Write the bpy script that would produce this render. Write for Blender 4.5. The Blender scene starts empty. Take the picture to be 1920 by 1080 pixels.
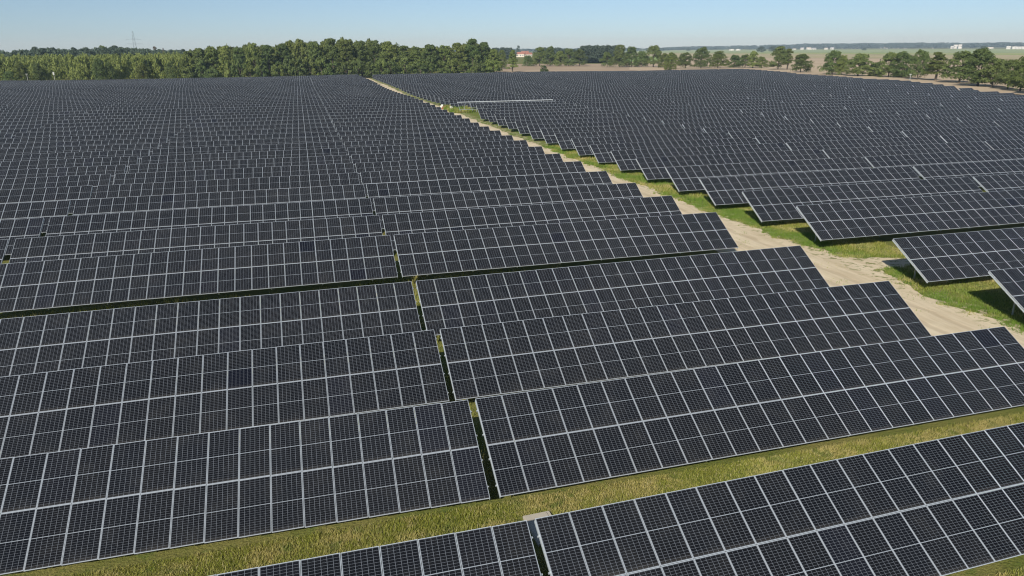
import bpy, math, random
import numpy as np
from mathutils import Matrix, Vector, noise
R = math.radians
random.seed(7); rng = np.random.default_rng(11)
sc = bpy.context.scene
col = sc.collection

# ------------------------------------------------------------------ camera
F_PX, CAM_H = 1366.5, 17.26
YAW, PITCH, ROLL = 0.2686, 0.3168, -0.0085
fw = Vector((math.sin(YAW)*math.cos(PITCH), math.cos(YAW)*math.cos(PITCH), -math.sin(PITCH)))
rt = Vector((math.cos(YAW), -math.sin(YAW), 0)); up = rt.cross(fw)
rt, up = rt*math.cos(ROLL)+up*math.sin(ROLL), -rt*math.sin(ROLL)+up*math.cos(ROLL)
cam = bpy.data.cameras.new('camera'); camo = bpy.data.objects.new('camera', cam); col.objects.link(camo)
m = Matrix.Identity(4)
for i in range(3):
    m[i][0] = rt[i]; m[i][1] = up[i]; m[i][2] = -fw[i]
m[2][3] = CAM_H
camo.matrix_world = m
cam.sensor_width = 36; cam.lens = 36*F_PX/1920; cam.clip_start = .1; cam.clip_end = 30000
sc.camera = camo

def ray(u, v):
    return fw + rt*((u-960)/F_PX) - up*((v-540)/F_PX)
def gpt(u, v, z=0.0):                       # ground point seen in direction (u, v)
    d = ray(u, v); t = (z-CAM_H)/d.z
    return Vector((d.x*t, d.y*t, z))
def bearing(u, dist):                       # point on the ground at a distance along a bearing
    d = ray(u, 95); h = math.hypot(d.x, d.y)
    return Vector((d.x/h*dist, d.y/h*dist, 0))
def ztop(u, v, p):                          # height at p that appears at image row v
    d = ray(u, v); return CAM_H + d.z*math.hypot(p.x, p.y)/math.hypot(d.x, d.y)
def project(p):
    d = Vector(p)-Vector((0, 0, CAM_H)); z = d.dot(fw)
    if z < .5: return None
    return 960+F_PX*d.dot(rt)/z, 540-F_PX*d.dot(up)/z, z

# ------------------------------------------------------------------ node helpers
def mat(name):
    m = bpy.data.materials.new(name); m.use_nodes = True
    nt = m.node_tree; nt.nodes.clear()
    out = nt.nodes.new('ShaderNodeOutputMaterial')
    bs = nt.nodes.new('ShaderNodeBsdfPrincipled')
    nt.links.new(bs.outputs[0], out.inputs[0])
    return m, nt, bs
class G:
    def __init__(s, nt): s.nt = nt
    def put(s, sock, v):
        if isinstance(v, bpy.types.NodeSocket): s.nt.links.new(v, sock)
        else: sock.default_value = v
    def m(s, op, a, b=0.0, c=0.0, clamp=False):
        n = s.nt.nodes.new('ShaderNodeMath'); n.operation = op; n.use_clamp = clamp
        s.put(n.inputs[0], a); s.put(n.inputs[1], b); s.put(n.inputs[2], c); return n.outputs[0]
    def mix(s, f, a, b):
        n = s.nt.nodes.new('ShaderNodeMix'); n.data_type = 'RGBA'
        s.put(n.inputs['Factor'], f)
        s.put(n.inputs[6], a if isinstance(a, bpy.types.NodeSocket) else (*a, 1))
        s.put(n.inputs[7], b if isinstance(b, bpy.types.NodeSocket) else (*b, 1)); return n.outputs[2]
    def noise(s, vec, scale, detail=3, rough=.55, dist=0):
        n = s.nt.nodes.new('ShaderNodeTexNoise'); s.put(n.inputs['Vector'], vec)
        n.inputs['Scale'].default_value = scale; n.inputs['Detail'].default_value = detail
        n.inputs['Roughness'].default_value = rough; n.inputs['Distortion'].default_value = dist
        return n.outputs['Fac']
    def ramp(s, f, a, b):                   # smooth step a..b
        n = s.nt.nodes.new('ShaderNodeMapRange'); n.interpolation_type = 'SMOOTHSTEP'
        s.put(n.inputs['Value'], f); n.inputs['From Min'].default_value = a; n.inputs['From Max'].default_value = b
        return n.outputs['Result']
    def coord(s, w='Object'):
        return s.nt.nodes.new('ShaderNodeTexCoord').outputs[w]
    def pos(s):
        return s.nt.nodes.new('ShaderNodeNewGeometry').outputs['Position']
    def island(s):
        return s.nt.nodes.new('ShaderNodeNewGeometry').outputs['Random Per Island']
    def objrand(s):
        return s.nt.nodes.new('ShaderNodeObjectInfo').outputs['Random']
    def xyz(s, v):
        n = s.nt.nodes.new('ShaderNodeSeparateXYZ'); s.put(n.inputs[0], v); return n.outputs
    def comb(s, x, y, z=0.0):
        n = s.nt.nodes.new('ShaderNodeCombineXYZ'); s.put(n.inputs[0], x); s.put(n.inputs[1], y); s.put(n.inputs[2], z); return n.outputs[0]
    def bump(s, h, strength, dist=.05):
        n = s.nt.nodes.new('ShaderNodeBump'); n.inputs['Strength'].default_value = strength
        n.inputs['Distance'].default_value = dist; s.put(n.inputs['Height'], h); return n.outputs[0]

def plain(name, c, rough=.8, c2=None, scale=4, metallic=0, spec=.3):
    m, nt, bs = mat(name); g = G(nt)
    bs.inputs['Roughness'].default_value = rough; bs.inputs['Metallic'].default_value = metallic
    bs.inputs['Specular IOR Level'].default_value = spec
    c2 = c2 or tuple(x*.75 for x in c)
    g.put(bs.inputs['Base Color'], g.mix(g.noise(g.coord(), scale, 4), c, c2))
    return m

# panel glass: frame, white backsheet margin, 6 x 24 half cells drawn from the module UVs
MW, MH, P, SL = 1.134, 2.272, 1.154, 4.58
def panel_material():
    m, nt, bs = mat('solar_glass'); g = G(nt)
    uv = g.xyz(g.coord('UV')); u, v = uv[0], uv[1]
    a = g.m('MULTIPLY', g.m('FRACT', u), MW); b = g.m('MULTIPLY', g.m('FRACT', v), MH)
    ea = g.m('MINIMUM', a, g.m('SUBTRACT', MW, a)); eb = g.m('MINIMUM', b, g.m('SUBTRACT', MH, b))
    frame = g.m('LESS_THAN', g.m('MINIMUM', ea, eb), .009)
    cb = g.m('ABSOLUTE', g.m('SUBTRACT', b, MH/2))
    marg = g.m('MAXIMUM', g.m('LESS_THAN', ea, .0150), g.m('LESS_THAN', eb, .020))
    mid = g.m('LESS_THAN', cb, .0105)
    fu = g.m('FRACT', g.m('MULTIPLY', g.m('SUBTRACT', a, .026), 6/(MW-.052)))
    lu = g.m('LESS_THAN', g.m('MINIMUM', fu, g.m('SUBTRACT', 1, fu)), .0042/.18)
    fv = g.m('FRACT', g.m('MULTIPLY', g.m('SUBTRACT', cb, .0105), 12/(MH/2-.0105-.034)))
    lv = g.m('LESS_THAN', g.m('MINIMUM', fv, g.m('SUBTRACT', 1, fv)), .0028/.091)
    fine = g.m('LESS_THAN', g.m('FRACT', g.m('MULTIPLY', fu, 9)), .07)
    wn = nt.nodes.new('ShaderNodeTexWhiteNoise'); wn.noise_dimensions = '3D'
    half = g.m('GREATER_THAN', b, MH/2)
    orr = g.objrand()
    g.put(wn.inputs['Vector'], g.comb(g.m('FLOOR', u), g.m('ADD', g.m('FLOOR', v), g.m('MULTIPLY', half, 37.3)), orr))
    r1 = wn.outputs['Value']
    wn2 = nt.nodes.new('ShaderNodeTexWhiteNoise'); wn2.noise_dimensions = '3D'
    g.put(wn2.inputs['Vector'], g.comb(g.m('FLOOR', u), g.m('FLOOR', v), g.m('ADD', orr, 3.7)))
    r2 = wn2.outputs['Value']
    odd = g.m('LESS_THAN', r1, .007)                       # an odd batch: darker, cell rows hardly show
    lv = g.m('MULTIPLY', lv, g.m('SUBTRACT', 1, g.m('MULTIPLY', odd, .65)))
    line = g.m('MAXIMUM', g.m('MULTIPLY', lu, .85), g.m('MULTIPLY', lv, .85))
    # cells: dark blue / dark neutral batches
    cell = g.mix(r2, (.0044, .0048, .0062), (.0058, .0056, .0060))
    cell = g.mix(g.m('MULTIPLY', g.ramp(r2, .9, 1), .3), cell, (.0075, .009, .020))
    cell = g.mix(g.m('MULTIPLY', odd, .6), cell, (.003, .004, .011))
    dirt = g.noise(g.pos(), .9, 4, .6); big = g.noise(g.pos(), .06, 3, .6)
    cell = g.mix(g.m('MULTIPLY', g.ramp(dirt, .45, .8), .10), cell, (.10, .095, .085))
    cell = g.mix(g.m('MULTIPLY', g.ramp(big, .35, .75), .035), cell, (.16, .16, .165))
    edge_dust = g.m('MULTIPLY', g.ramp(b, .22, .02), .10)
    cell = g.mix(edge_dust, cell, (.20, .18, .15))
    cell = g.mix(g.m('MULTIPLY', fine, .012), cell, (.4, .42, .45))
    c = g.mix(line, cell, (.20, .22, .25))
    c = g.mix(mid, c, (.27, .30, .33))
    c = g.mix(marg, c, (.37, .41, .45))
    c = g.mix(frame, c, (.47, .515, .56))
    g.put(bs.inputs['Base Color'], c)
    fm = g.m('MULTIPLY', frame, .25)
    g.put(bs.inputs['Metallic'], fm)
    g.put(bs.inputs['Roughness'], g.m('ADD', .16, g.m('MULTIPLY', frame, .3)))
    bs.inputs['IOR'].default_value = 1.5
    bs.inputs['Specular IOR Level'].default_value = .37
    return m
M_PANEL = panel_material()
M_ALU = plain('aluminium_frame', (.55, .57, .60), .42, (.45, .47, .5), 3, .3, .5)
M_STEEL = plain('galvanised_steel', (.44, .47, .49), .5, (.32, .35, .37), 5, .35, .5)
M_BACK = plain('panel_back', (.32, .33, .34), .6)
M_CONC = plain('concrete', (.5, .45, .36), .9, (.38, .34, .28), 3)

def grass_colour(g, p):
    n1 = g.noise(p, .16, 4, .6); n2 = g.noise(p, 1.1, 4, .65); n3 = g.noise(p, 9, 3, .7)
    c = g.mix(g.ramp(n1, .35, .65), (.13, .15, .032), (.21, .19, .06))
    c = g.mix(g.m('MULTIPLY', g.ramp(n2, .5, .72), .65), c, (.085, .140, .025))
    c = g.mix(g.m('MULTIPLY', g.ramp(n3, .5, .75), .55), c, (.22, .19, .08))
    c = g.mix(g.m('MULTIPLY', g.ramp(n3, .5, .3), .5), c, (.05, .07, .015))
    return c
def ground_material():
    m, nt, bs = mat('meadow_ground'); g = G(nt); p = g.pos()
    c = grass_colour(g, p)
    # lush strip beside the track
    x = g.xyz(p)
    lush = g.m('MULTIPLY', g.ramp(x[0], 36, 39), g.m('SUBTRACT', 1, g.ramp(x[0], 45, 49)))
    lush = g.m('MULTIPLY', lush, g.ramp(g.noise(p, .35, 4), .32, .6))
    c = g.mix(g.m('MULTIPLY', lush, .8), c, (.125, .20, .035))
    near = g.m('MULTIPLY', g.ramp(x[0], 41, 42), g.m('SUBTRACT', 1, g.ramp(x[0], 42.8, 45)))
    c = g.mix(g.m('MULTIPLY', near, g.ramp(g.noise(p, 1.1, 5, .7), .50, .58)), c, (.50, .41, .27))
    g.put(bs.inputs['Base Color'], c); bs.inputs['Roughness'].default_value = .95
    bs.inputs['Specular IOR Level'].default_value = .1
    g.put(bs.inputs['Normal'], g.bump(g.noise(p, 7, 4, .7), .8, .12))
    return m
M_GROUND = ground_material()
def blade_material(name, cols):
    m, nt, bs = mat(name); g = G(nt); r = g.island(); p = g.pos()
    n = g.noise(p, .45, 4, .7)
    c = g.mix(g.ramp(r, .2, .8), cols[0], cols[1])
    c = g.mix(g.m('MULTIPLY', g.ramp(n, .44, .60), .85), c, cols[2])
    c = g.mix(g.m('MULTIPLY', g.ramp(g.noise(p, .9, 3, .6), .55, .68), .8), c, (.16, .23, .04))
    c = g.mix(g.m('MULTIPLY', g.ramp(r, .86, .95), .8), c, cols[3])
    x = g.xyz(p)[0]
    lush = g.m('MULTIPLY', g.ramp(x, 36, 39), g.m('SUBTRACT', 1, g.ramp(x, 45, 50)))
    lush = g.m('MULTIPLY', lush, g.ramp(g.noise(p, .22, 3), .38, .6))
    c = g.mix(g.m('MULTIPLY', lush, .85), c, (.15, .27, .035))
    g.put(bs.inputs['Base Color'], c); bs.inputs['Roughness'].default_value = .7
    bs.inputs['Specular IOR Level'].default_value = .15
    tr = nt.nodes.new('ShaderNodeBsdfTranslucent'); g.put(tr.inputs[0], c)
    ms = nt.nodes.new('ShaderNodeMixShader'); ms.inputs[0].default_value = .42
    nt.links.new(bs.outputs[0], ms.inputs[1]); nt.links.new(tr.outputs[0], ms.inputs[2])
    nt.links.new(ms.outputs[0], [n for n in nt.nodes if n.type == 'OUTPUT_MATERIAL'][0].inputs[0])
    return m
M_BLADE = blade_material('grass_blades', [(.27, .30, .055), (.40, .39, .09), (.60, .50, .21), (.62, .54, .30)])

def track_material():
    m, nt, bs = mat('sandy_track'); g = G(nt); p = g.pos(); x = g.xyz(p)
    sp = g.comb(g.m('MULTIPLY', x[0], 1.0), g.m('MULTIPLY', x[1], .12))
    n = g.noise(sp, 1.6, 5, .65, .4); n2 = g.noise(p, .25, 4); n3 = g.noise(p, 14, 3, .7)
    c = g.mix(g.ramp(n, .3, .7), (.66, .55, .38), (.54, .44, .29))
    c = g.mix(g.m('MULTIPLY', g.ramp(n2, .45, .7), .5), c, (.74, .64, .46))
    c = g.mix(g.m('MULTIPLY', g.ramp(n3, .6, .8), .35), c, (.36, .28, .18))
    rut = g.m('MULTIPLY', g.ramp(g.m('ABSOLUTE', g.m('SUBTRACT', g.m('ABSOLUTE', g.m('SUBTRACT', g.m('ADD', x[0], g.m('MULTIPLY', n2, 1.6)), 39.6)), .95)), .38, .12), .38)
    c = g.mix(rut, c, (.40, .31, .20))
    weed = g.m('MULTIPLY', g.ramp(x[0], 40.6, 42.6), g.ramp(g.noise(p, 1.3, 5, .7), .52, .60))
    c = g.mix(g.m('MULTIPLY', weed, .85), c, (.16, .18, .05))
    g.put(bs.inputs['Base Color'], c); bs.inputs['Roughness'].default_value = .95
    bs.inputs['Specular IOR Level'].default_value = .1
    g.put(bs.inputs['Normal'], g.bump(g.m('ADD', g.m('SUBTRACT', n, rut), g.m('MULTIPLY', n3, .3)), .6, .08))
    return m
M_TRACK = track_material()

def leaf_material(name, a, b, c3, haze=0.0, hz=(.30, .40, .50)):
    m, nt, bs = mat(name); g = G(nt); r = g.island(); o = g.objrand()
    n = g.noise(g.coord(), .35, 3)
    c = g.mix(r, a, b)
    c = g.mix(g.m('MULTIPLY', g.ramp(n, .4, .65), .6), c, c3)
    hsv = nt.nodes.new('ShaderNodeHueSaturation')
    g.put(hsv.inputs['Value'], g.m('ADD', .94, g.m('MULTIPLY', o, .5)))
    g.put(hsv.inputs['Hue'], g.m('ADD', .488, g.m('MULTIPLY', g.m('FRACT', g.m('MULTIPLY', o, 7.3)), .024)))
    g.put(hsv.inputs['Color'], c); c = hsv.outputs[0]
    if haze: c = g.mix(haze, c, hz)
    g.put(bs.inputs['Base Color'], c); bs.inputs['Roughness'].default_value = .65
    bs.inputs['Specular IOR Level'].default_value = .2
    tr = nt.nodes.new('ShaderNodeBsdfTranslucent'); g.put(tr.inputs[0], c)
    ms = nt.nodes.new('ShaderNodeMixShader'); ms.inputs[0].default_value = .36
    nt.links.new(bs.outputs[0], ms.inputs[1]); nt.links.new(tr.outputs[0], ms.inputs[2])
    nt.links.new(ms.outputs[0], [n for n in nt.nodes if n.type == 'OUTPUT_MATERIAL'][0].inputs[0])
    return m
HZ = (.13, .19, .22)
M_LEAF = {
    'dark':  leaf_material('leaf_dark_green', (.088, .125, .040), (.130, .165, .050), (.070, .100, .034), .0, HZ),
    'mid':   leaf_material('leaf_mid_green', (.125, .160, .044), (.180, .205, .056), (.090, .120, .034), .0, HZ),
    'light': leaf_material('leaf_yellow_green', (.160, .195, .052), (.205, .230, .065), (.130, .165, .045), .0, HZ),
    'row':   leaf_material('leaf_field_tree', (.105, .145, .045), (.155, .190, .060), (.078, .108, .036), .0, HZ),
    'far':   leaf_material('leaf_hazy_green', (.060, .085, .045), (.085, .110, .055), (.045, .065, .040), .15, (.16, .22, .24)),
    'brown': leaf_material('leaf_dry_brown', (.16, .12, .08), (.20, .15, .10), (.12, .10, .06), .25, HZ),
}
M_BARK = plain('bark', (.12, .095, .07), .9, (.06, .05, .04), 2)

# ------------------------------------------------------------------ mesh helpers
class MB:
    def __init__(s): s.v = []; s.f = []; s.m = []; s.uv = []
    def quad(s, pts, mi=0, uv=None):
        n = len(s.v); s.v += [tuple(p) for p in pts]; s.f.append(tuple(range(n, n+len(pts)))); s.m.append(mi)
        s.uv += list(uv) if uv else [(0, 0)]*len(pts)
    def box(s, c, h, ax=None, mi=0, top=None, topuv=None):
        ax = ax or (Vector((1, 0, 0)), Vector((0, 1, 0)), Vector((0, 0, 1)))
        c = Vector(c); X, Y, Z = ax[0]*h[0], ax[1]*h[1], ax[2]*h[2]
        q = lambda a, b, d: c+X*a+Y*b+Z*d
        s.quad([q(-1, -1, 1), q(1, -1, 1), q(1, 1, 1), q(-1, 1, 1)], mi if top is None else top, topuv)
        s.quad([q(-1, 1, -1), q(1, 1, -1), q(1, -1, -1), q(-1, -1, -1)], mi)
        s.quad([q(-1, -1, -1), q(1, -1, -1), q(1, -1, 1), q(-1, -1, 1)], mi)
        s.quad([q(1, 1, -1), q(-1, 1, -1), q(-1, 1, 1), q(1, 1, 1)], mi)
        s.quad([q(-1, 1, -1), q(-1, -1, -1), q(-1, -1, 1), q(-1, 1, 1)], mi)
        s.quad([q(1, -1, -1), q(1, 1, -1), q(1, 1, 1), q(1, -1, 1)], mi)
    def tube(s, a, b, ra, rb, n=6, mi=0, caps=True):
        a = Vector(a); b = Vector(b); d = (b-a).normalized()
        x = d.orthogonal().normalized(); y = d.cross(x)
        A = [a+(x*math.cos(2*math.pi*i/n)+y*math.sin(2*math.pi*i/n))*ra for i in range(n)]
        B = [b+(x*math.cos(2*math.pi*i/n)+y*math.sin(2*math.pi*i/n))*rb for i in range(n)]
        for i in range(n):
            j = (i+1) % n; s.quad([A[i], A[j], B[j], B[i]], mi)
        if caps: s.quad(B, mi); s.quad(A[::-1], mi)
    def mesh(s, name, mats):
        me = bpy.data.meshes.new(name); me.from_pydata(s.v, [], s.f)
        for x in mats: me.materials.append(x)
        me.polygons.foreach_set('material_index', s.m)
        if any(u != (0, 0) for u in s.uv):
            l = me.uv_layers.new(name='uv'); l.data.foreach_set('uv', np.array(s.uv, 'f').ravel())
        me.update(); return me
def link(name, me, parent=None, loc=None, rot=None):
    o = bpy.data.objects.new(name, me); col.objects.link(o)
    if parent: o.parent = parent
    if loc is not None: o.location = loc
    if rot is not None: o.rotation_euler = rot
    return o
def tag(o, label=None, cat=None, group=None, kind=None):
    for k, v in (('label', label), ('category', cat), ('group', group), ('kind', kind)):
        if v: o[k] = v
    return o
def quads_mesh(name, V, mats, k=4):         # V: (n,k,3) array of separate faces
    n = V.shape[0]; me = bpy.data.meshes.new(name)
    me.vertices.add(n*k); me.vertices.foreach_set('co', V.astype('f').ravel())
    me.loops.add(n*k); me.loops.foreach_set('vertex_index', np.arange(n*k, dtype='i'))
    me.polygons.add(n); me.polygons.foreach_set('loop_start', np.arange(0, n*k, k, dtype='i'))
    for x in mats: me.materials.append(x)
    me.update(calc_edges=True); return me

# ------------------------------------------------------------------ terrain
def hfun(x, y):
    w = min(1, max(0, (y-150)/120))*min(1, max(0, (900-y)/250))
    return .6*w*(.55*math.sin(x*.019+y*.013)+.45*math.sin(x*.008-y*.031+1.3)+.18*math.sin(x*.06+y*.05))
def sheet(name, xs, ys, z, material, edge=None, kind='structure'):
    V = []; Fc = []
    for j, y in enumerate(ys):
        for i, x in enumerate(xs):
            xx = x
            if edge: xx = edge(x, y, i, len(xs))
            V.append((xx, y, hfun(xx, y)+z))
    nx = len(xs)
    for j in range(len(ys)-1):
        for i in range(nx-1):
            a = j*nx+i; Fc.append((a, a+1, a+nx+1, a+nx))
    me = bpy.data.meshes.new(name); me.from_pydata(V, [], Fc); me.materials.append(material)
    for p in me.polygons: p.use_smooth = True
    o = link(name, me); tag(o, kind=kind); return o
xs = [-9000, -4000, -2000, -1000]+list(range(-600, 801, 12))+[1000, 2000, 4000, 9000]
ys = [-600, -200]+list(range(-100, 961, 12))+[1100, 1500, 2500, 4500, 9000, 14000]
ground = sheet('ground', xs, ys, 0, M_GROUND)

def n2(x, y, s=1.0): return noise.noise(Vector((x*s, y*s, 3.3)))
def track_edge(x, y, i, n):
    t = i/(n-1)
    r = np.interp(y, [-50, 34, 44, 52, 60, 75, 100, 500], [42.3, 42.2, 42.6, 43.3, 42.4, 42.1, 41.9, 41.7])
    l = np.interp(y, [-50, 100, 130, 500], [34.2, 34.4, 35.0, 35.2])
    r += .9*n2(3, y, .23)+.5*n2(9, y, .9)+.25*n2(1, y, 3.1)
    l += .5*n2(5, y, .3)
    return l+(r-l)*t
track = sheet('track', list(range(12)), list(np.arange(-40, 130, .25))+list(np.arange(130, 520, 2.0)), .012, M_TRACK, track_edge)

# farmland strips beyond the tree rows
def field(name, u0, v0, u1, v1, u2, v2, u3, v3, z, c, c2, sc_=.02):
    pts = [gpt(u0, v0), gpt(u1, v1), gpt(u2, v2), gpt(u3, v3)]
    m, nt, bs = mat(name+'_soil'); g = G(nt); p = g.pos(); x = g.xyz(p)
    sp = g.comb(g.m('MULTIPLY', x[0], .35), g.m('MULTIPLY', x[1], 1.0))
    n = g.noise(sp, sc_, 5, .65); nn = g.noise(p, .25, 4, .7)
    cc = g.mix(g.ramp(n, .35, .65), c, c2)
    cc = g.mix(g.m('MULTIPLY', nn, .3), cc, tuple(q*.7 for q in c))
    g.put(bs.inputs['Base Color'], cc); bs.inputs['Roughness'].default_value = 1
    bs.inputs['Specular IOR Level'].default_value = .05
    b = MB(); b.quad([Vector((q.x, q.y, z)) for q in pts])
    o = link(name, b.mesh(name, [m])); tag(o, kind='structure'); return o
field('brown_field', 1180, 134, 2500, 222, 2500, 117, 1180, 103, 1.0, (.52, .41, .28), (.44, .34, .23))
field('bare_soil', 925, 140, 1260, 133.5, 1260, 120.5, 925, 122, .9, (.36, .27, .185), (.45, .35, .24))
field('green_field', 1060, 118, 1260, 118, 1260, 106.9, 1060, 106.9, 1.4, (.20, .30, .08), (.25, .33, .12))
field('stubble_field', 1180, 107.5, 2500, 118.5, 2500, 108, 1180, 99.5, 1.2, (.46, .38, .24), (.34, .32, .16))
field('meadow', 1180, 100.2, 2500, 108.6, 2500, 101, 1180, 95.5, 1.4, (.26, .34, .11), (.44, .41, .21))
field('far_pasture', 900, 98.4, 2500, 102.5, 2500, 91.0, 900, 95, 1.6, (.26, .34, .16), (.36, .38, .22))

# ------------------------------------------------------------------ solar tables
TILT = .5246; cT, sT = math.cos(TILT), math.sin(TILT)
AX = (Vector((1, 0, 0)), Vector((0, cT, sT)), Vector((0, -sT, cT)))     # along, up slope, normal
TOPZ = 3.05
DR, DF = .9, 3.45
def on(x, d, n=0.0):                        # x along table, d down the slope from the top edge, n above the glass
    return Vector((x, -d*cT, TOPZ-d*sT)) + AX[2]*n
def add_module(b, c, col_i, row_i, jit=0):
    b.box(c-AX[2]*.0175, (MW/2, MH/2, .0175), AX, 1, 0, [(col_i, row_i), (col_i+1, row_i), (col_i+1, row_i+1), (col_i, row_i+1)])
def panel_mesh():
    b = MB(); e = .0001
    b.box((0, 0, -.0175), (MW/2, MH/2, .0175), None, 1, 0, [(e, e), (1-e, e), (1-e, 1-e), (e, 1-e)])
    return b.mesh('solar_panel', [M_PANEL, M_ALU])
ME_PANEL = panel_mesh()
M_RAIL = plain('end_rail_zinc', (.45, .50, .53), .5, (.42, .46, .48), 4, .2, .5)
def stations(n):
    L = n*P; k = max(2, int(round(L/3.6))+1)
    return [1.9+(L-3.8)*i/(k-2) for i in range(k-1)] if k > 2 else [L/2]
FR = {}
def frame_mesh(n):
    if n not in FR:
        L = n*P; a, q, r = MB(), MB(), MB()
        a.box(on(L/2, DR, -.235), (L/2-.3, .04, .03), AX)                    # beam on the posts
        q.box((0, 0, 0), (L/2+.06, .025, .033), AX)
        r.box((0, 0, 0), (.03, 2.20, .05), AX)
        e = MB(); e.box((0, 0, .03), (.010, 2.26, .055), AX)
        for d in (.55, 1.72, 2.86, 4.03): e.box(AX[1]*(2.29-d)+AX[2]*.1, (.026, .035, .016), AX)
        FR[n] = (a.mesh('support_frame', [M_STEEL]), q.mesh('purlin', [M_STEEL]), r.mesh('rafter', [M_STEEL]), e.mesh('end_rail', [M_RAIL]))
    return FR[n]
def post_mesh(h):
    b = MB(); b.box((0, 0, h/2-.3), (.05, .006, h/2+.3)); b.box((-.044, .033, h/2-.3), (.006, .027, h/2+.3)); b.box((.044, .033, h/2-.3), (.006, .027, h/2+.3))
    return b.mesh('support_post', [M_STEEL])
HR, HF = TOPZ-DR*sT-.22, TOPZ-DF*sT-.22
ME_REAR, ME_FRONT = post_mesh(HR), post_mesh(HF)
TB = {}
def table_mesh(n):                          # a far table as one mesh
    if n not in TB:
        b = MB()
        for i in range(n):
            for r in range(2):
                add_module(b, on((i+.5)*P, (r+.5)*SL/2), i, 1-r)
        L = n*P
        for d in (.55, 4.03): b.box(on(L/2, d, -.07), (L/2+.05, .025, .033), AX, 2)
        b.box(on(.02, 2.29, -.08), (.015, 2.25, .04), AX, 2); b.box(on(L-.02, 2.29, -.08), (.015, 2.25, .04), AX, 2)
        k = max(2, int(L/3.6))
        for j in range(k):
            x = 1.9+(L-3.8)*j/(k-1)
            b.box((x, -DR*cT, HR/2-.3), (.04, .03, HR/2+.3), None, 2)
        TB[n] = b.mesh('solar_table', [M_PANEL, M_ALU, M_STEEL])
    return TB[n]

Y = [18.79, 27.45, 36.07, 44.60, 56.49, 65.37, 74.13, 82.54, 91.24, 99.89, 108.32, 116.67, 125.33, 133.54, 142.26, 151.08]
Z = [3.12, 3.13, 3.08, 3.19, 3.41, 3.15, 3.07, 3.08, 3.05, 3.00, 2.96, 2.99, 2.92, 2.94, 2.85, 2.88]
y = Y[-1]
for k in range(1, 8): Y.append(y+8.62*k)
y = Y[-1]+12.1
for k in range(15): Y.append(y+8.62*k)
y = Y[-1]+12.3
for k in range(16): Y.append(y+8.62*k)
Z += [2.93]*(len(Y)-16)
SR = [-.0037, -.0015, .0007, -.0008, -.0065, .0001]
SLf = [.0104, .0170, .0087, .0036, .0028]
KR = [.0324, .0129, .0018, .0145, .0185, .0067]
KL = [-.0193, -.0458, -.0138, -.0007, -.0016]
X0 = 5.907
def xs_shift(y): return -.9*min(1, max(0, (y-110)/260))
def rbound(y): return float(np.interp(y, [100, 182, 237, 313, 407, 470], [190, 214, 237, 260, 291, 300]))
tables = []                                 # (row, side, idx from track, x0, n, y, z, slope, skew)
for r, yy in enumerate(Y):
    sx = xs_shift(yy); s = SR[r] if r < 6 else 0; k = KR[r] if r < 6 else 0
    zc = Z[r]-TOPZ
    # left of the track
    for i in range(8):
        if i == 0: x0, sl, sk, z0, y0 = X0, s, k, zc, yy
        else:
            sl = SLf[r] if r < 5 else 0; sk = KL[r] if r < 5 else 0
            if i > 1: sl *= .3; sk *= .2
            x0 = X0-29.5*i+(.30 if i == 1 else .5)
            if i == 1:
                z0 = zc-25*P*sl; y0 = yy-25*P*sk; pz, py = z0, y0
            else:
                z0 = pz-29.5*sl; y0 = py-29.5*sk; pz, py = z0, y0
        tables.append([r, 'L', i, x0+sx, 25, y0, z0, sl, sk])
    if yy > 475 or r < 2: continue
    x = 42.67; i = 0
    ey, ez = (yy+25*P*k*.0, zc)
    if r in (2, 3): ez = zc+.0
    while True:
        n = int(min(25, (rbound(yy)-x)/P))
        if n < 5: break
        tables.append([r, 'R', i, x+sx, n, ey, ez, 0, 0]); x += 29.6; i += 1
bare = None
sel = []
for t in tables:
    r, sd, i, x0, n, yy, zz, sl, sk = t
    L = n*P
    h = (hfun(x0, yy)+hfun(x0+L, yy))/2 if yy > 140 else 0
    hs = (hfun(x0+L, yy)-hfun(x0, yy))/L if yy > 140 else 0
    t[6] = zz+h-(0 if hs == 0 else L/2*hs); t[7] = sl+hs
    pr = [project((x0+fx*L, yy+fx*L*sk-fy*SL*cT, t[6]+TOPZ-fy*SL*sT+fx*L*sl)) for fx in (0, .25, .5, .75, 1) for fy in (0, 1)]
    pr = [p for p in pr if p]
    ok = [p for p in pr if -60 < p[0] < 1980 and -20 < p[1] < 1200]
    if not ok: continue
    u = [min(1920, max(0, p[0])) for p in pr]; v = [min(1080, max(0, p[1])) for p in pr]
    area = (max(u)-min(u))*min(max(v)-min(v), 4.6*F_PX/min(p[2] for p in pr))
    if max(u)-min(u) < 2: continue
    sel.append((area, t))
sel.sort(key=lambda q: -q[0])
print('tables in view', len(sel))
N_PARTS, N_THINGS = 90, 299
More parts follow.
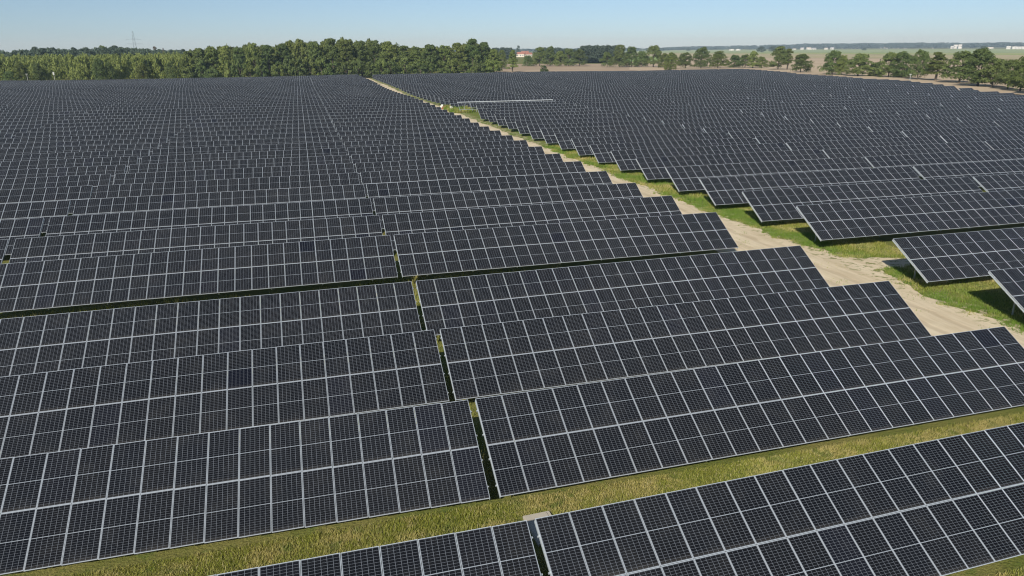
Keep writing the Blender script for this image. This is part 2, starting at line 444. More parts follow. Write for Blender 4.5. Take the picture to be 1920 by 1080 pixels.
# keep one slot for the bare rack
ORD = ['first', 'second', 'third', 'fourth', 'fifth', 'sixth', 'seventh', 'eighth', 'ninth', 'tenth', 'eleventh', 'twelfth', 'thirteenth',
       'fourteenth', 'fifteenth', 'sixteenth', 'seventeenth', 'eighteenth', 'nineteenth', 'twentieth']
TEN = {20: 'twenty', 30: 'thirty', 40: 'forty', 50: 'fifty'}
def ordn(k):                                # k from 1
    if k <= 20: return ORD[k-1]
    if k in (30, 40, 50): return {30: 'thirtieth', 40: 'fortieth', 50: 'fiftieth'}[k]
    return TEN[k//10*10]+'-'+ORD[k % 10-1]
def table_label(r, sd, i):
    w = ['beside', 'second out from', 'third out from', 'fourth out from', 'fifth out from', 'sixth out from', 'seventh out from', 'eighth out from'][min(i, 7)]
    if sd == 'L':
        return 'tilted solar table %s the sandy track, left field, %s row from the bottom' % (w, ordn(r+1))
    return 'tilted solar table %s the sandy track, right field, %s row from the bottom' % (w, ordn(r-1))
rest = []; things = 0
for rank, (area, t) in enumerate(sel):
    r, sd, i, x0, n, yy, zz, sl, sk = t
    if sd == 'R' and i == 0 and r == 22:
        bare = t; continue
    if sd == 'R' and i == 0 and r in (20, 21):      # the corner left free for the material heap
        x0 += 3*P; n -= 3
    stag = sk*.55 if rank < N_PARTS and sd == 'L' and i == 1 else 0
    rot = Matrix.Rotation(math.atan(sk-stag), 4, 'Z') @ Matrix.Rotation(-math.atan(sl), 4, 'Y') @ Matrix.Rotation(random.gauss(0, .0035 if r > 5 else .0012), 4, 'X')
    zz += random.gauss(0, .025) if r > 5 else 0
    M = Matrix.Translation((x0-2*(sk-stag)+(.06 if sd == 'L' and i == 1 else 0), yy, zz)) @ rot
    if rank < N_PARTS:
        root = bpy.data.objects.new('solar_table', None); col.objects.link(root)
        root.matrix_world = M; root.empty_display_size = .3
        tag(root, table_label(r, sd, i), 'solar table', 'rows of tilted solar tables')
        for c in range(n):
            for q in range(2):
                o = link('solar_panel', ME_PANEL, root, on((c+.5)*P, (q+.5)*SL/2) + AX[2]*random.uniform(-.003, .003) + Vector((0, stag*(c+.5)*P, 0)),
                         (TILT+random.gauss(0, .0022), random.gauss(0, .0022), 0))
        fm, pm, rm, em = frame_mesh(n); st = stations(n)
        fo = link('support_frame', fm, root, (0, stag*n*P/2, -.03))
        for dq in (.55, 1.72, 2.86, 4.03): link('purlin', pm, fo, on(n*P/2, dq, -.07), (0, 0, math.atan(stag)))
        for x in st: link('rafter', rm, fo, on(x, 2.29, -.155)+Vector((0, stag*(x-n*P/2), 0)))
        for x in (.012, n*P-.012): link('end_rail', em, fo, on(x, 2.29, -.125)+Vector((0, stag*(x-n*P/2), 0)))
        for x in st: link('support_post', ME_REAR, root, (x, -DR*cT, 0))
        things += 1
    elif things < N_THINGS:
        o = link('solar_table', table_mesh(n)); o.matrix_world = M
        tag(o, table_label(r, sd, i), 'solar table', 'rows of tilted solar tables'); things += 1
    else: rest.append((M, n))
# the far rest of the tables: one object
if rest:
    Vs, UVs, MI, LS, LT = [], [], [], [], []
    for M, n in rest:
        me = table_mesh(n)
        co = np.empty(len(me.vertices)*3, 'f'); me.vertices.foreach_get('co', co); co = co.reshape(-1, 3)
        A = np.array(M); Vs.append(co@A[:3, :3].T+A[:3, 3])
        uv = np.empty(len(me.loops)*2, 'f'); me.uv_layers[0].data.foreach_get('uv', uv)
        uv = uv.reshape(-1, 2); uv[:, 0] += len(Vs)*30*(uv[:, 0]+uv[:, 1] > 0); UVs.append(uv)
        mi = np.empty(len(me.polygons), 'i'); me.polygons.foreach_get('material_index', mi); MI.append(mi)
    V = np.concatenate(Vs).reshape(-1, 4, 3)
    me = quads_mesh('distant_solar_tables', V, [M_PANEL, M_ALU, M_STEEL])
    me.polygons.foreach_set('material_index', np.concatenate(MI))
    l = me.uv_layers.new(name='uv'); l.data.foreach_set('uv', np.concatenate(UVs).ravel())
    tag(link('distant_solar_tables', me), 'far rows of dark solar tables merging together towards the trees', 'solar tables', kind='stuff')
print('things', things, 'rest', len(rest))

# bare rack waiting for its modules
if bare:
    r, sd, i, x0, n, yy, zz, sl, sk = bare
    root = bpy.data.objects.new('mounting_rack', None); col.objects.link(root); root.location = (x0, yy, zz)
    tag(root, 'long bright metal rack without panels at the far bend of the track', 'rack')
    b = MB(); b.box(on(n*P/2, .2, 0), (n*P/2, .06, .03), AX); b.box(on(n*P/2, .28, -.02), (n*P/2, .02, .05), AX)
    link('top_rail', b.mesh('top_rail', [plain('bright_zinc', (.62, .65, .68), .5)]), root)
    b = MB(); b.box(on(n*P/2, 3.9, 0), (n*P/2, .05, .04), AX)
    for k in range(9): b.box(on(.1+k*(n*P-.2)/8, 2.3, -.06), (.04, 2.2, .05), AX)
    link('rafter_frame', b.mesh('rafter_frame', [M_STEEL]), root)
    for k in range(8): link('support_post', ME_REAR, root, (1.9+k*3.58, -DR*cT, 0))

# ------------------------------------------------------------------ sandy spur between the near right rows
V, Fc = [], []; N_ = 60
for j in range(14):
    t = j/13*2-1
    for i in range(N_):
        a = 41.5+i*.14; half = (2.1-(a-43)*.24)+.6*n2(a, 2+np.sign(t), .8)+.3*n2(a, 7+np.sign(t), 2.6)
        V.append((a, 48.6-(a-43)*.12+t*max(.05, half), .022))
for j in range(13):
    for i in range(N_-1): q = j*N_+i; Fc.append((q, q+1, q+N_+1, q+N_))
me = bpy.data.meshes.new('sand_patch'); me.from_pydata(V, [], Fc); me.materials.append(M_TRACK); tag(link('sand_patch', me), kind='structure')

# ------------------------------------------------------------------ grass
def blades(name, regions, label, cat, mats, seed):
    r = np.random.default_rng(seed); out = []
    for (x0, x1, y0, y1, dens, hmin, hmax, w, fn) in regions:
        n = int((x1-x0)*(y1-y0)*dens)
        x = r.uniform(x0, x1, n); yv = r.uniform(y0, y1, n)
        keep = np.array([fn(a, b) for a, b in zip(x, yv)]) if fn else np.ones(n, bool)
        x, yv = x[keep], yv[keep]; n = len(x)
        h = r.uniform(hmin, hmax, n)*(.7+.6*np.clip([n2(a, b, .6)+.5 for a, b in zip(x, yv)], 0, 1))
        th = r.uniform(0, math.pi*2, n); lean = r.uniform(.1, .75, n)*h; la = r.uniform(0, math.pi*2, n)
        dx, dy = np.cos(th)*w, np.sin(th)*w
        base = np.stack([x, yv, np.zeros(n)], 1); d = np.stack([dx, dy, 0*x], 1)
        tip = base+np.stack([np.cos(la)*lean, np.sin(la)*lean, h], 1)
        out.append(np.stack([base-d, base+d, tip+d*.15, tip-d*.15], 1))
    V = np.concatenate(out); print(name, len(V))
    o = link(name, quads_mesh(name, V, mats)); tag(o, label, cat, kind='stuff'); return o
def on_spur(a, b): return 42 < a < 49.5+1.5*n2(a, b, .5) and abs(b-48.6+(a-43)*.12) < (1.9-(a-43)*.2)+.9*n2(a, b, .8)+.35*n2(a, b, 2.6)
off_track = lambda a, b: a > track_edge(0, b, 11, 12)+n2(a, b, 1.5)*1.3-.05+.7*n2(a, b, 4.2) and not on_spur(a, b)
patchy = lambda a, b: n2(a, b, .8) > -.1
blades('grass', [
    (-17, 38, 18.2, 24.3, 760, .04, .16, .012, lambda a, b: not (6.5 < a < 7.95 and 21.1 < b < 23.15)),
    (12, 34, 9.5, 15.5, 350, .05, .2, .013, None),
    (36, 52, 22, 36, 150, .06, .22, .018, off_track),
    (38.5, 50, 36, 75, 170, .06, .24, .020, off_track),
    (38.5, 46, 75, 130, 70, .12, .36, .035, off_track),
    (-28, 36, 48.5, 54.5, 45, .15, .5, .02, patchy),
    (3.5, 8.5, 26, 60, 40, .1, .3, .015, None),
    (34.4, 43, 28, 62, 10, .05, .16, .02, lambda a, b: n2(a, b, .5) > .22),
], 'long dry and green grass growing between the panel rows and along the track', 'grass', [M_BLADE], 5)

# ------------------------------------------------------------------ trees
def crown_faces(r, H, W, nblob, leaf, per, trunk_h, shape='round'):
    """faces scattered over the surfaces of many overlapping clumps"""
    out = []; blobs = []
    for k in range(nblob):
        t = r.uniform(0, 1)**.85; zc = trunk_h+(H-trunk_h)*(.06+.84*t)
        if shape == 'round': prof = math.sin(math.pi*min(1, max(0, (t*.86+.13))))**.6
        elif shape == 'full': prof = min(1, .84+.6*t)*(1-max(0, t-.35)**1.4*1.35)
        elif shape == 'tall': prof = (1-t*.75)*.9
        else: prof = (.55+.6*math.sin(math.pi*t))
        ang = r.uniform(0, 6.283); rad = W/2*prof*(r.uniform(.2, 1)**.6*.86)
        br = W*(r.uniform(.09, .17) if shape == 'full' else r.uniform(.13, .22))*(1-.25*t)
        zc = min(zc, H-br*.75)
        blobs.append((math.cos(ang)*rad, math.sin(ang)*rad, zc, br))
    for (bx, by, bz, br) in blobs:
        n = per
        d = r.normal(size=(n, 3)); d /= np.linalg.norm(d, axis=1)[:, None]
        d[:, 2] = np.where(d[:, 2] < -.3, -d[:, 2], d[:, 2])
        c = np.array([bx, by, bz])+d*br*r.uniform(.6, 1.12, (n, 1))*np.array([1, 1, .85])
        nrm = d+r.normal(size=(n, 3))*.55; nrm /= np.linalg.norm(nrm, axis=1)[:, None]
        t1 = np.cross(nrm, r.normal(size=(n, 3))); t1 /= np.linalg.norm(t1, axis=1)[:, None]
        t2 = np.cross(nrm, t1); s = leaf*r.uniform(.5, 1.2, (n, 1))
        out.append(np.stack([c-t1*s, c-t2*s*.8, c+t1*s, c+t2*s*.8], 1))
    return np.concatenate(out), blobs
def make_tree(kind, H, W, leaf, nblob, per, trunk_h, shape, seed):
    r = np.random.default_rng(seed)
    V, blobs = crown_faces(r, H, W, nblob, leaf, per, trunk_h, shape)
    cm = quads_mesh('crown', V, [M_LEAF[kind]])
    b = MB(); tr = max(.12, H*.022); top = Vector((r.uniform(-.4, .4), r.uniform(-.4, .4), H*.62))
    mid_ = Vector((r.uniform(-.3, .3), r.uniform(-.3, .3), max(trunk_h, H*.28)))
    b.tube((0, 0, -.3), mid_, tr*1.2, tr*.85, 8); b.tube(mid_, top, tr*.85, tr*.3, 7)
    for q in r.permutation(len(blobs))[:12]:
        bx, by, bz, br = blobs[q]; t = r.uniform(0, .8); a = mid_.lerp(top, t)
        if bz < a.z: a = mid_
        b.tube(a, (bx, by, bz), tr*.4, tr*.12, 5)
    return cm, b.mesh('trunk', [M_BARK])
LIB = {}
def lib(kind, size, var):
    key = (kind, size, var)
    if key not in LIB:
        spec = {'forest': (22, 14, .42, 90, 75, 1.0, 'full'), 'narrow': (15, 6.5, .36, 26, 85, .8, 'tall'),
                'field': (12, 10.5, .24, 86, 80, .8, 'full'), 'bush': (4, 5, .22, 18, 90, .1, 'bush'),
                'slim': (13, 6.5, .24, 36, 85, 1.3, 'tall'), 'bushy': (12, 12, .26, 70, 85, .2, 'full')}[size]
        LIB[key] = make_tree(kind, *spec, seed=hash((len(LIB), var)) % 9999+17), spec
    return LIB[key]
def tree(name, p, H, W, kind, size, label, cat, group, var=0):
    (cm, tm), spec = lib(kind, size, var)
    root = bpy.data.objects.new(name, None); col.objects.link(root); root.empty_display_size = .5
    root.location = p; root.rotation_euler = (0, 0, random.uniform(0, 6.28))
    root.scale = (W/spec[1], W/spec[1], H/spec[0])
    link('crown', cm, root); link('trunk', tm, root)
    tag(root, label, cat, group); return root
def gz(p): return Vector((p.x, p.y, hfun(p.x, p.y)-.05))

# tree row along the right edge of the field: (u, v base, v top, width px, shape, colour, look)
row = [(1258, 131, 97, 30, 'field', 'mid'), (1284, 130.5, 97, 30, 'field', 'row'), (1314, 130.5, 86.5, 34, 'field', 'dark'), (1346, 130.5, 95, 36, 'field', 'mid'),
       (1376, 129, 102, 28, 'field', 'dark'), (1396, 129, 101, 26, 'field', 'row'), (1411, 130, 94, 26, 'slim', 'light'), (1427, 130, 106, 24, 'field', 'mid'),
       (1458, 133, 86, 36, 'field', 'row'), (1475, 133, 90, 26, 'slim', 'mid'), (1501, 138.5, 98, 38, 'field', 'row'),
       (1560, 143, 91, 42, 'field', 'row'), (1578, 144, 100, 26, 'field', 'mid'), (1609, 146, 96, 50, 'field', 'row'), (1641, 146, 113, 30, 'field', 'dark'), (1665, 148, 94, 42, 'field', 'row'),
       (1690, 149, 93, 46, 'field', 'dark'), (1720, 153, 91, 38, 'field', 'row'), (1753, 155, 94, 44, 'slim', 'mid'), (1797, 159, 95, 62, 'field', 'row'),
       (1832, 166, 90, 64, 'field', 'dark'), (1860, 168, 108, 54, 'field', 'row'), (1888, 172, 110, 42, 'field', 'row'), (1911, 176, 106, 46, 'field', 'mid'), (1942, 182, 108, 50, 'field', 'row')]
LOOK = {'row': 'rounded dark olive', 'dark': 'deep green dense', 'mid': 'soft green', 'light': 'pale green', 'far': 'hazy green', 'brown': 'brownish'}
nr = len(row)
for k, (u, vb, vt, w, sz, kd) in enumerate(row):
    p = gpt(u, vb); d = (p-Vector((0, 0, CAM_H))).dot(fw); H = ztop(u, vt, p); Wd = w/F_PX*d*1.2
    lab = '%s tree in the row beside the right field, %s from the right' % (LOOK[kd], ordn(nr-k))
    tree('field_tree', gz(p), H, Wd, kd, sz, lab, 'tree', 'trees in the row along the right edge of the panels', k % 4)
# group in the middle distance
mid = [(941, 131, 91, 22, 'bushy', 'mid'), (961, 137, 89, 25, 'slim', 'mid'), (990, 126, 103, 24, 'bushy', 'dark'), (1012, 126, 87, 32, 'bushy', 'mid'), (1031, 126, 86, 30, 'bushy', 'row'),
       (1050, 126, 95, 28, 'bushy', 'mid'), (1066, 126, 90, 30, 'bushy', 'dark'), (1086, 126, 92, 32, 'bushy', 'dark'),
       (1138, 128, 97, 28, 'bushy', 'row'), (1162, 128, 83, 38, 'bushy', 'row'), (1183, 128, 86, 30, 'bushy', 'dark'), (1203, 128, 93, 30, 'bushy', 'row'), (1225, 128, 84, 40, 'bushy', 'row'), (1245, 129, 99, 24, 'bushy', 'mid')]
for k, (u, vb, vt, w, sz, kd) in enumerate(mid):
    p = gpt(u, vb); d = (p-Vector((0, 0, CAM_H))).dot(fw); H = ztop(u, vt, p)
    tree('field_tree', gz(p), H, w/F_PX*d*1.1, kd, sz, '%s tree in the loose group behind the brown soil, %s from the left' % (LOOK[kd], ordn(k+1)), 'tree',
         'loose group of trees beyond the far panels', (k+1) % 4)
p = gpt(1018, 137.5); tree('bush', gz(p), 6.2, 7.6, 'dark', 'bush', 'single round dark bush on the bare soil behind the panels', 'bush', None, 0)
p = gpt(1255, 134); tree('bush', gz(p), 6.5, 9, 'mid', 'bush', 'green bush at the panel edge before the tree row starts', 'bush', None, 1)

# forest edge, left and centre
FE = []
tops = [(352, 92), (372, 86), (396, 83), (420, 82), (446, 83), (474, 76), (502, 80), (530, 77), (562, 68), (590, 73), (622, 68), (648, 69), (676, 72), (702, 71),
        (728, 74), (756, 82), (782, 83), (806, 79), (832, 81), (858, 77), (886, 69), (908, 76), (926, 90)]
for k, (u, vt) in enumerate(tops):
    FE.append((u, vt, 502+random.uniform(0, 14), 42, random.choice(['mid', 'mid', 'dark', 'light', 'dark']) if u < 500 or u > 780 else random.choice(['dark', 'dark', 'mid'])))
FE[-1] = (926, 90, 508, 34, 'mid')
n = len(FE)
for k, (u, vt, yy, w, kd) in enumerate(FE):
    d = ray(u, 95); t = yy/d.y; p = Vector((d.x*t, yy, 0)); H = ztop(u, vt, p)
    dd = (p-Vector((0, 0, CAM_H))).dot(fw)
    tree('forest_tree', gz(p), H, w/F_PX*dd, kd, 'forest', 'tall %s tree of the forest edge behind the panels, %s from the left' % (LOOK[kd].split()[-1] if kd != 'dark' else 'dark', ordn(k+1)),
         'tree', 'tall trees at the forest edge', k % 5)
# lower trees at the foot of the forest edge
for k in range(26):
    u = 352+k*22.6+random.uniform(-6, 6); d = ray(u, 95); yy = random.uniform(494, 499); t = yy/d.y; p = Vector((d.x*t, yy, 0))
    kd = random.choice(['dark', 'mid', 'dark'])
    tree('forest_shrub', gz(p), random.uniform(8, 14), random.uniform(8, 11), kd, 'bush', 'low %s shrub tree at the foot of the forest edge, %s from the left' % (LOOK[kd].split()[-1] if kd != 'dark' else 'dark', ordn(k+1)),
         'shrub', 'low trees at the foot of the forest edge', k % 3)
# second line of crowns behind as one mass, and the young plantation on the left: woods that read as a mass
def wood(name, specs, mats_kind, label, leaf, per, nblob, seed, shape='tall'):
    r = np.random.default_rng(seed); protos = []
    for k in range(6):
        V, _ = crown_faces(r, 1.0, 1.0, nblob, leaf, per, .08, shape); protos.append(V)
    out = []
    for (x, yy, H, W) in specs:
        V = protos[r.integers(6)]; a = r.uniform(0, 6.28); c, s = math.cos(a), math.sin(a)
        Rm = np.array([[c*W, -s*W, 0], [s*W, c*W, 0], [0, 0, H]]); out.append(V@Rm.T+np.array([x, yy, hfun(x, yy)]))
    me = quads_mesh(name, np.concatenate(out), [M_LEAF[mats_kind]]); print(name, len(me.polygons))
    tag(link(name, me), label, 'wood', kind='stuff')
r_ = np.random.default_rng(4)
sp = []
for k in range(430):
    u = r_.uniform(-60, 372); yy = 506+r_.uniform(0, 1)**1.5*170; d = ray(u, 95); t = yy/d.y; x = d.x*t
    sp.append((x, yy, r_.uniform(13.6, 16.2)+(yy-506)*.012, r_.uniform(5, 7.5)))
wood('plantation_wood', sp, 'light', 'dense young yellow-green plantation behind the panels on the left', .045, 34, 16, 8)
sp = []
for k in range(90):
    u = r_.uniform(345, 930); yy = r_.uniform(522, 600); d = ray(u, 95); t = yy/d.y; vt = np.interp(u, [a for a, b in tops], [b for a, b in tops])+r_.uniform(2, 12)
    p = Vector((d.x*t, yy, 0)); sp.append((p.x, yy, ztop(u, vt, p), r_.uniform(11, 16)))
wood('forest_interior', sp, 'mid', 'wooded mass of crowns filling in behind the forest edge trees', .04, 70, 24, 9, 'round')
# dark single trees in front of the plantation
for k, (u, vt, w, kd) in enumerate([(8, 132, 30, 'dark'), (30, 112, 30, 'mid'), (64, 116, 26, 'dark'), (180, 106, 30, 'dark'), (198, 114, 24, 'dark'), (260, 118, 34, 'mid'), (315, 112, 26, 'dark'), (341, 108, 26, 'mid')]):
    d = ray(u, 95); yy = 497+k % 3*2; t = yy/d.y; p = Vector((d.x*t, yy, 0)); dd = (p-Vector((0, 0, CAM_H))).dot(fw)
    tree('edge_tree', gz(p), ztop(u, vt, p), w/F_PX*dd, kd, 'field', '%s tree standing out before the young plantation, %s from the left' % (LOOK[kd], ordn(k+1)), 'tree', 'trees before the plantation', k % 4)
# far crowns over the plantation
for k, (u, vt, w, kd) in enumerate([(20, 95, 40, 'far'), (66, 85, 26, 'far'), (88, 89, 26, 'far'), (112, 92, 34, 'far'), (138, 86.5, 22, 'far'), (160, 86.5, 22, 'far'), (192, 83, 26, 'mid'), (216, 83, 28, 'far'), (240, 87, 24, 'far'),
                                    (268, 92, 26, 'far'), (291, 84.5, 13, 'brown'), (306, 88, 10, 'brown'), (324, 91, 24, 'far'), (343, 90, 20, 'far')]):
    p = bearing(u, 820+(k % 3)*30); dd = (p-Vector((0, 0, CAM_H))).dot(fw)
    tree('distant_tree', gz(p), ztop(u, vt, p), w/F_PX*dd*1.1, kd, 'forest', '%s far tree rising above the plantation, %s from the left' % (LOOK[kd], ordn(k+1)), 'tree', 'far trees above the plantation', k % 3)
# distant woods
sp = []
for k in range(150):
    u = r_.uniform(-60, 350); p = bearing(u, r_.uniform(760, 980)); sp.append((p.x, p.y, ztop(u, np.interp(u, [-60, 50, 90, 130, 175, 200, 255, 350], [96, 93, 89, 92, 91, 87, 90, 94])+r_.uniform(0, 3), p), r_.uniform(13, 19)))
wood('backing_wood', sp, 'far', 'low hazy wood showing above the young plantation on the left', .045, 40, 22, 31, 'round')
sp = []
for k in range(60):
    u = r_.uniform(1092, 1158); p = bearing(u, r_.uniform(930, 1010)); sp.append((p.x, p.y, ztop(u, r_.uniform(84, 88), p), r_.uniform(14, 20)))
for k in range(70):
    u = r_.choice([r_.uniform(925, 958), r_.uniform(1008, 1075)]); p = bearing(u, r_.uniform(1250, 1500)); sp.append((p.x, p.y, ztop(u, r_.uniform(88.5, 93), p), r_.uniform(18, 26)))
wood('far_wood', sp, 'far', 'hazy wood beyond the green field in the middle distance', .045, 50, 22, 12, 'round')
def ridge(name, u0, u1, dist, vt, dd, n, mk, label, seed, W):
    r = np.random.default_rng(seed); sp = []
    for k in range(n):
        u = r.uniform(u0, u1); q = r.uniform(0, 1); p = bearing(u, dist+q*dd)
        v = np.interp(u, [a for a, b in vt], [b for a, b in vt])+.8*n2(u, 3, .03)+r.uniform(-.3, 1.2)
        sp.append((p.x, p.y, max(6, ztop(u, v, p)), W*r.uniform(.7, 1.3)))
    wood(name, sp, mk, label, .07, 16, 12, seed, 'bush')
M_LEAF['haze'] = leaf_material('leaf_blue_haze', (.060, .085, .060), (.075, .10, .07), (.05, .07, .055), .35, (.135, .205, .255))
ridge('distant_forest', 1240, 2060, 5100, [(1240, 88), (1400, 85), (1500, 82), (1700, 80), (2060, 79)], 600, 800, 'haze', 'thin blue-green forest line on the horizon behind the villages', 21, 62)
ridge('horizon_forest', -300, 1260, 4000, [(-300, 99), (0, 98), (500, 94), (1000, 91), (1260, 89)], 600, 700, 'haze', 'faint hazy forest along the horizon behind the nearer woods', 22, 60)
# small far trees dotted in the farmland
for k, (u, vb, vt, w) in enumerate([(972, 103, 84.5, 9), (1427, 99, 87, 18), (1450, 98, 86, 20), (1462, 97, 86.5, 14), (1290, 96, 90, 9), (1620, 95, 90, 10), (1842, 99, 86, 16)]):
    p = gpt(u, vb); dd = (p-Vector((0, 0, CAM_H))).dot(fw)
    tree('distant_tree', Vector((p.x, p.y, 0)), ztop(u, vt, p), w/F_PX*dd*1.1, 'far', 'field', 'small hazy tree alone in the farmland, %s from the left' % ordn(k+1), 'tree', 'far trees dotted in the farmland', k % 3)

# ------------------------------------------------------------------ buildings far off
M_WALL = plain('white_render', (.66, .65, .61), .8, (.58, .57, .54), .3)
M_WALL2 = plain('cream_render', (.66, .60, .50), .8)
M_RED = plain('red_roof_tiles', (.36, .15, .10), .8)
M_GREY = plain('grey_roof', (.36, .36, .38), .8)
M_WIN = plain('window_glass', (.10, .12, .15), .3)
def house(name, u, vb, wpx, hpx, wall, roof, label, cat, flat=False, wins=3, group=None):
    p = gpt(u, vb); dd = (p-Vector((0, 0, CAM_H))).dot(fw); W = wpx/F_PX*dd; H = hpx/F_PX*dd; D = min(W, 14)*.8+3
    root = bpy.data.objects.new(name, None); col.objects.link(root); root.location = (p.x, p.y, 0)
    root.rotation_euler = (0, 0, -math.atan2(p.x, p.y)+random.uniform(-.25, .25)); tag(root, label, cat, group)
    hw = H if flat else H*.6
    b = MB(); b.box((0, 0, hw/2), (W/2, D/2, hw/2)); link('wall', b.mesh('wall', [wall]), root)
    b = MB()
    if flat: b.box((0, 0, hw+.3), (W/2+.3, D/2+.3, .3))
    else:
        o = .5; e = [(-W/2-o, -D/2-o, hw), (W/2+o, -D/2-o, hw), (W/2+o, 0, H), (-W/2-o, 0, H), (-W/2-o, D/2+o, hw), (W/2+o, D/2+o, hw)]
        b.quad([e[0], e[1], e[2], e[3]]); b.quad([e[3], e[2], e[5], e[4]])
        b.quad([e[0], e[3], e[4]]); b.quad([e[1], e[5], e[2]])
    link('roof', b.mesh('roof', [roof]), root)
    for k in range(wins):
        b = MB(); x = -W/2+W*(k+.5)/wins; b.box((x, -D/2-.03, hw*.55), (W/wins*.18, .05, hw*.2))
        link('window', b.mesh('window', [M_WIN]), root)
HS = [(1372, 95.3, 8, 3, 'flat'), (1384, 95.2, 8, 3, 'flat'), (1489, 93.8, 6, 2.6, ''), (1504, 93.2, 6, 4, ''), (1516, 93.2, 8, 4, ''), (1526, 93.4, 8, 3.6, ''), (1549, 92.8, 6, 3, ''), (1560, 92.6, 6, 4, ''), (1583, 92, 6, 4, ''),
      (1604, 92, 14, 2.6, 'flat'), (1616, 91.8, 6, 3.6, ''), (1650, 91.6, 4, 2.6, ''), (1662, 91.6, 10, 3.6, ''), (1678, 91.2, 4, 5.2, ''), (1686, 91.3, 5, 3, ''), (1697, 91.2, 5, 3.4, ''), (1750, 91, 4, 3, ''), (1822, 90.6, 6, 3, ''), (1857, 91.2, 9, 2.8, '')]
for k, (u, vb, w, h, f) in enumerate(HS):
    house('village_house', u, vb, w, h, M_WALL, M_GREY if k % 2 else M_WALL2, 'small white house of the distant villages, %s from the left' % ordn(k+1), 'house', f == 'flat', 2, 'white houses of the distant villages')
for k, (u, w, h) in enumerate([(1786, 6, 4.5), (1792, 7, 6.8), (1799, 6, 7.2)]):
    house('apartment_block', u, 91.2, w, h, M_WALL, M_WALL, 'bright white stepped block above the field trees, %s from the left' % ordn(k+1), 'building', True, 3, 'white stepped blocks on the skyline')
for k, (u, w, h) in enumerate([(1891, 7, 6), (1901, 8, 5.4), (1911, 9, 5.2), (1922, 9, 5.4)]):
    house('apartment_block', u, 93, w, h, M_WALL, M_GREY, 'long white apartment block at the right horizon, %s from the left' % ordn(k+1), 'building', True, 4, 'white apartment blocks at the right')
for k, (u, vb, w, h) in enumerate([(977, 107, 15, 9), (991, 107, 12, 8), (984, 104, 14, 8)]):
    house('farmhouse', u, vb, w, h, M_WALL2, M_RED, 'cream farm building with red roof between the woods, %s' % ['on the left', 'on the right', 'behind the other two'][k], 'farmhouse', False, 3, 'red roofed farm buildings')

# ------------------------------------------------------------------ pylon and poles
M_HAZYSTEEL = plain('hazy_steel', (.22, .27, .31), .7)
p = bearing(254, 1150); Hh = ztop(254, 58, p)
root = bpy.data.objects.new('power_pylon', None); col.objects.link(root); root.location = p; root.rotation_euler = (0, 0, .3)
tag(root, 'tall grey lattice power pylon above the trees on the left', 'pylon')
b = MB()
for sx_, sy_ in ((-1, -1), (1, -1), (1, 1), (-1, 1)):
    b.tube((sx_*3.2, sy_*3.2, 0), (sx_*.5, sy_*.5, Hh), .15, .10, 4)
for k in range(10):
    z0, z1 = Hh*k/10, Hh*(k+1)/10; a0, a1 = 3.2-2.7*k/10, 3.2-2.7*(k+1)/10
    for (xa, ya, xb, yb) in ((-1, -1, 1, -1), (1, -1, 1, 1), (1, 1, -1, 1), (-1, 1, -1, -1)):
        b.tube((xa*a0, ya*a0, z0), (xb*a1, yb*a1, z1), .05, .05, 3); b.tube((xb*a0, yb*a0, z0), (xa*a1, ya*a1, z1), .05, .05, 3)
link('tower', b.mesh('tower', [M_HAZYSTEEL]), root)
for zf, hw in ((.76, 9), (.63, 10.5)):
    b = MB(); zc = Hh*zf
    for s in (-1, 1):
        b.tube((0, 0, zc+1.1), (s*hw, 0, zc), .12, .08, 4); b.tube((0, 0, zc-.6), (s*hw, 0, zc), .10, .08, 4); b.tube((s*hw, 0, zc), (s*hw, 0, zc-1.6), .08, .08, 4)
    link('crossarm', b.mesh('crossarm', [M_HAZYSTEEL]), root)
M_POLE = plain('painted_pole', (.55, .55, .50), .5)
def camera_pole(u, yy, vt, label, box):
    d = ray(u, 130); t = yy/d.y; p = gz(Vector((d.x*t, yy, 0))); H = ztop(u, vt, p)-p.z
    root = bpy.data.objects.new('camera_pole', None); col.objects.link(root); root.location = p; tag(root, label, 'pole')
    b = MB(); b.tube((0, 0, 0), (0, 0, H-.3), .12, .09, 8); link('pole', b.mesh('pole', [M_POLE]), root)
    b = MB()
    if box: b.box((0, -.1, H-.8), (.4, .3, .8))
    else: b.box((0, 0, H-.2), (.5, .12, .07)); b.box((-.35, 0, H-.35), (.1, .25, .12)); b.box((.35, 0, H-.35), (.1, .25, .12))
    link('camera_housing', b.mesh('camera_housing', [M_POLE]), root)
camera_pole(1709, 268, 138, 'pale camera pole above the panels before the right tree row', False)
camera_pole(99, 488, 135, 'pole with white box before the plantation on the left', True)
camera_pole(48, 490, 138, 'thin pale pole beside dark trees at the far left', False)

# ------------------------------------------------------------------ things by the track
b = MB(); b.box((0, 0, .05), (.54, .9, .05)); b.box((-.05, .02, .115), (.45, .8, .012))
o = link('concrete_slab', b.mesh('concrete_slab', [M_CONC])); o.location = (7.28, 22.2, 0); o.rotation_euler = (0, 0, .04)
tag(o, 'pale flat slab lying in the grass at the gap between the front tables', 'slab')
def heap(name, loc, rx, ry, h, m, label, cat, seed):
    r = random.Random(seed); V = []; Fc = []; nu, nv = 16, 6
    for j in range(nv+1):
        t = j/nv
        for i in range(nu):
            a = 2*math.pi*i/nu; k = math.cos(t*math.pi/2)**.8*(1+r.uniform(-.14, .14))
            V.append((math.cos(a)*rx*k, math.sin(a)*ry*k, h*math.sin(t*math.pi/2)*(1+r.uniform(-.12, .12))-.03))
    for j in range(nv):
        for i in range(nu):
            q = (i+1) % nu; Fc.append((j*nu+i, j*nu+q, (j+1)*nu+q, (j+1)*nu+i))
    me = bpy.data.meshes.new(name); me.from_pydata(V, [], Fc); me.materials.append(m)
    o = link(name, me); o.location = loc; tag(o, label, cat); return o
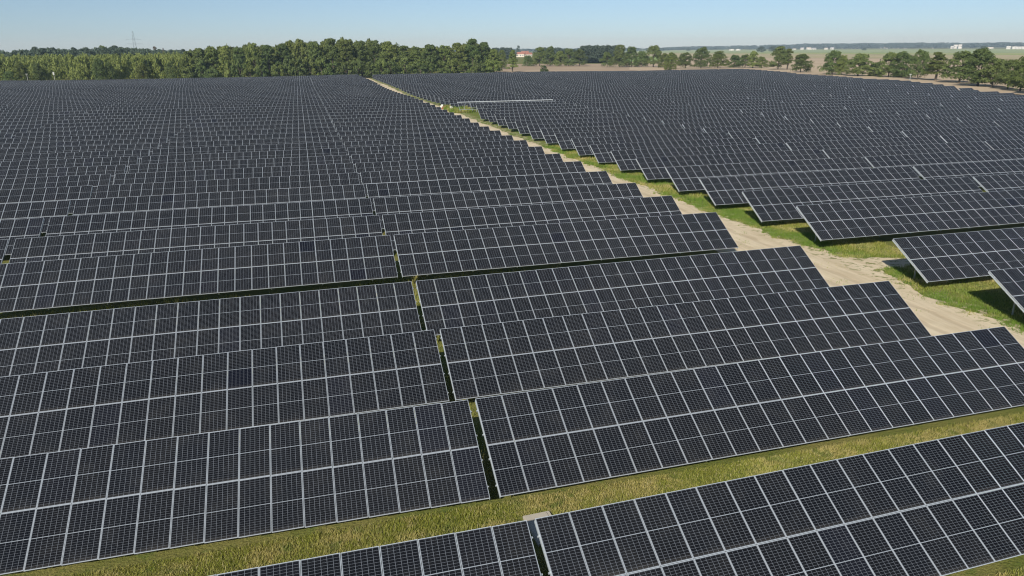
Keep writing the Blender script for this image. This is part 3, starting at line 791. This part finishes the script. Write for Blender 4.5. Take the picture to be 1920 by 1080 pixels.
p = gpt(837, 205); heap('tarp_heap', (p.x, p.y, hfun(p.x, p.y)), 1.5, 1.2, 1.0, plain('red_tarp', (.36, .11, .09), .6), 'low red covered heap beside the track at its far bend', 'heap', 1)
for k, (u, v, s) in enumerate([(846, 208, .75), (829, 204, .6), (858, 199, .6)]):
    p = gpt(u, v); heap('bulk_bag', (p.x, p.y, hfun(p.x, p.y)), s, s, 1.2, M_WALL, ['white bulk bag just right of the red heap', 'small white bag left of the red heap', 'white bag at the back of the weedy corner'][k], 'bag', 5+k)
p = gpt(857, 208); blades('weeds', [(p.x-3.2, p.x+3.5, p.y-9, p.y+9, 22, .5, 1.4, .10, None)], 'rank green weeds filling the free corner by the far track bend', 'weeds', [M_BLADE], 9)

# ------------------------------------------------------------------ thin summer haze as a real volume of air
def haze_air():
    m = bpy.data.materials.new('haze_air'); m.use_nodes = True; nt = m.node_tree; nt.nodes.clear()
    o = nt.nodes.new('ShaderNodeOutputMaterial'); v = nt.nodes.new('ShaderNodeVolumeScatter')
    v.inputs['Color'].default_value = (.66, .86, 1, 1); v.inputs['Density'].default_value = .00010; v.inputs['Anisotropy'].default_value = 0
    nt.links.new(v.outputs[0], o.inputs['Volume'])
    b = MB(); b.box((0, 3150, 45), (6000, 3500, 50)); ob = link('haze', b.mesh('haze', [m])); tag(ob, kind='structure')
haze_air()
# ------------------------------------------------------------------ light
sd = Vector((-3.05, -4.0, 3.06)).normalized()
elev = math.asin(sd.z); az = math.atan2(sd.x, sd.y)
sun = bpy.data.lights.new('sun', 'SUN'); sun.energy = 5.7; sun.angle = R(.53); sun.color = (1, .955, .87)
so = link('sun', sun); so.rotation_euler = sd.to_track_quat('Z', 'Y').to_euler()
w = bpy.data.worlds.new('World'); sc.world = w; w.use_nodes = True
nt = w.node_tree; nt.nodes.clear()
bg = nt.nodes.new('ShaderNodeBackground'); out = nt.nodes.new('ShaderNodeOutputWorld'); sky = nt.nodes.new('ShaderNodeTexSky')
sky.sky_type = 'NISHITA'; sky.sun_disc = False; sky.sun_elevation = elev; sky.sun_rotation = az
sky.altitude = 1500; sky.air_density = .9; sky.dust_density = .6; sky.ozone_density = 7.5
bg.inputs[1].default_value = .092
hs = nt.nodes.new('ShaderNodeHueSaturation'); hs.inputs['Saturation'].default_value = .80; hs.inputs['Hue'].default_value = .492
nt.links.new(sky.outputs[0], hs.inputs['Color']); nt.links.new(hs.outputs[0], bg.inputs[0]); nt.links.new(bg.outputs[0], out.inputs[0])
sc.view_settings.view_transform = 'Standard'; sc.view_settings.look = 'None'; sc.view_settings.exposure = 0
sc.cycles.filter_width = 1.15
sc.cycles.max_bounces = 6; sc.cycles.transparent_max_bounces = 4
print('objects', len(bpy.data.objects))
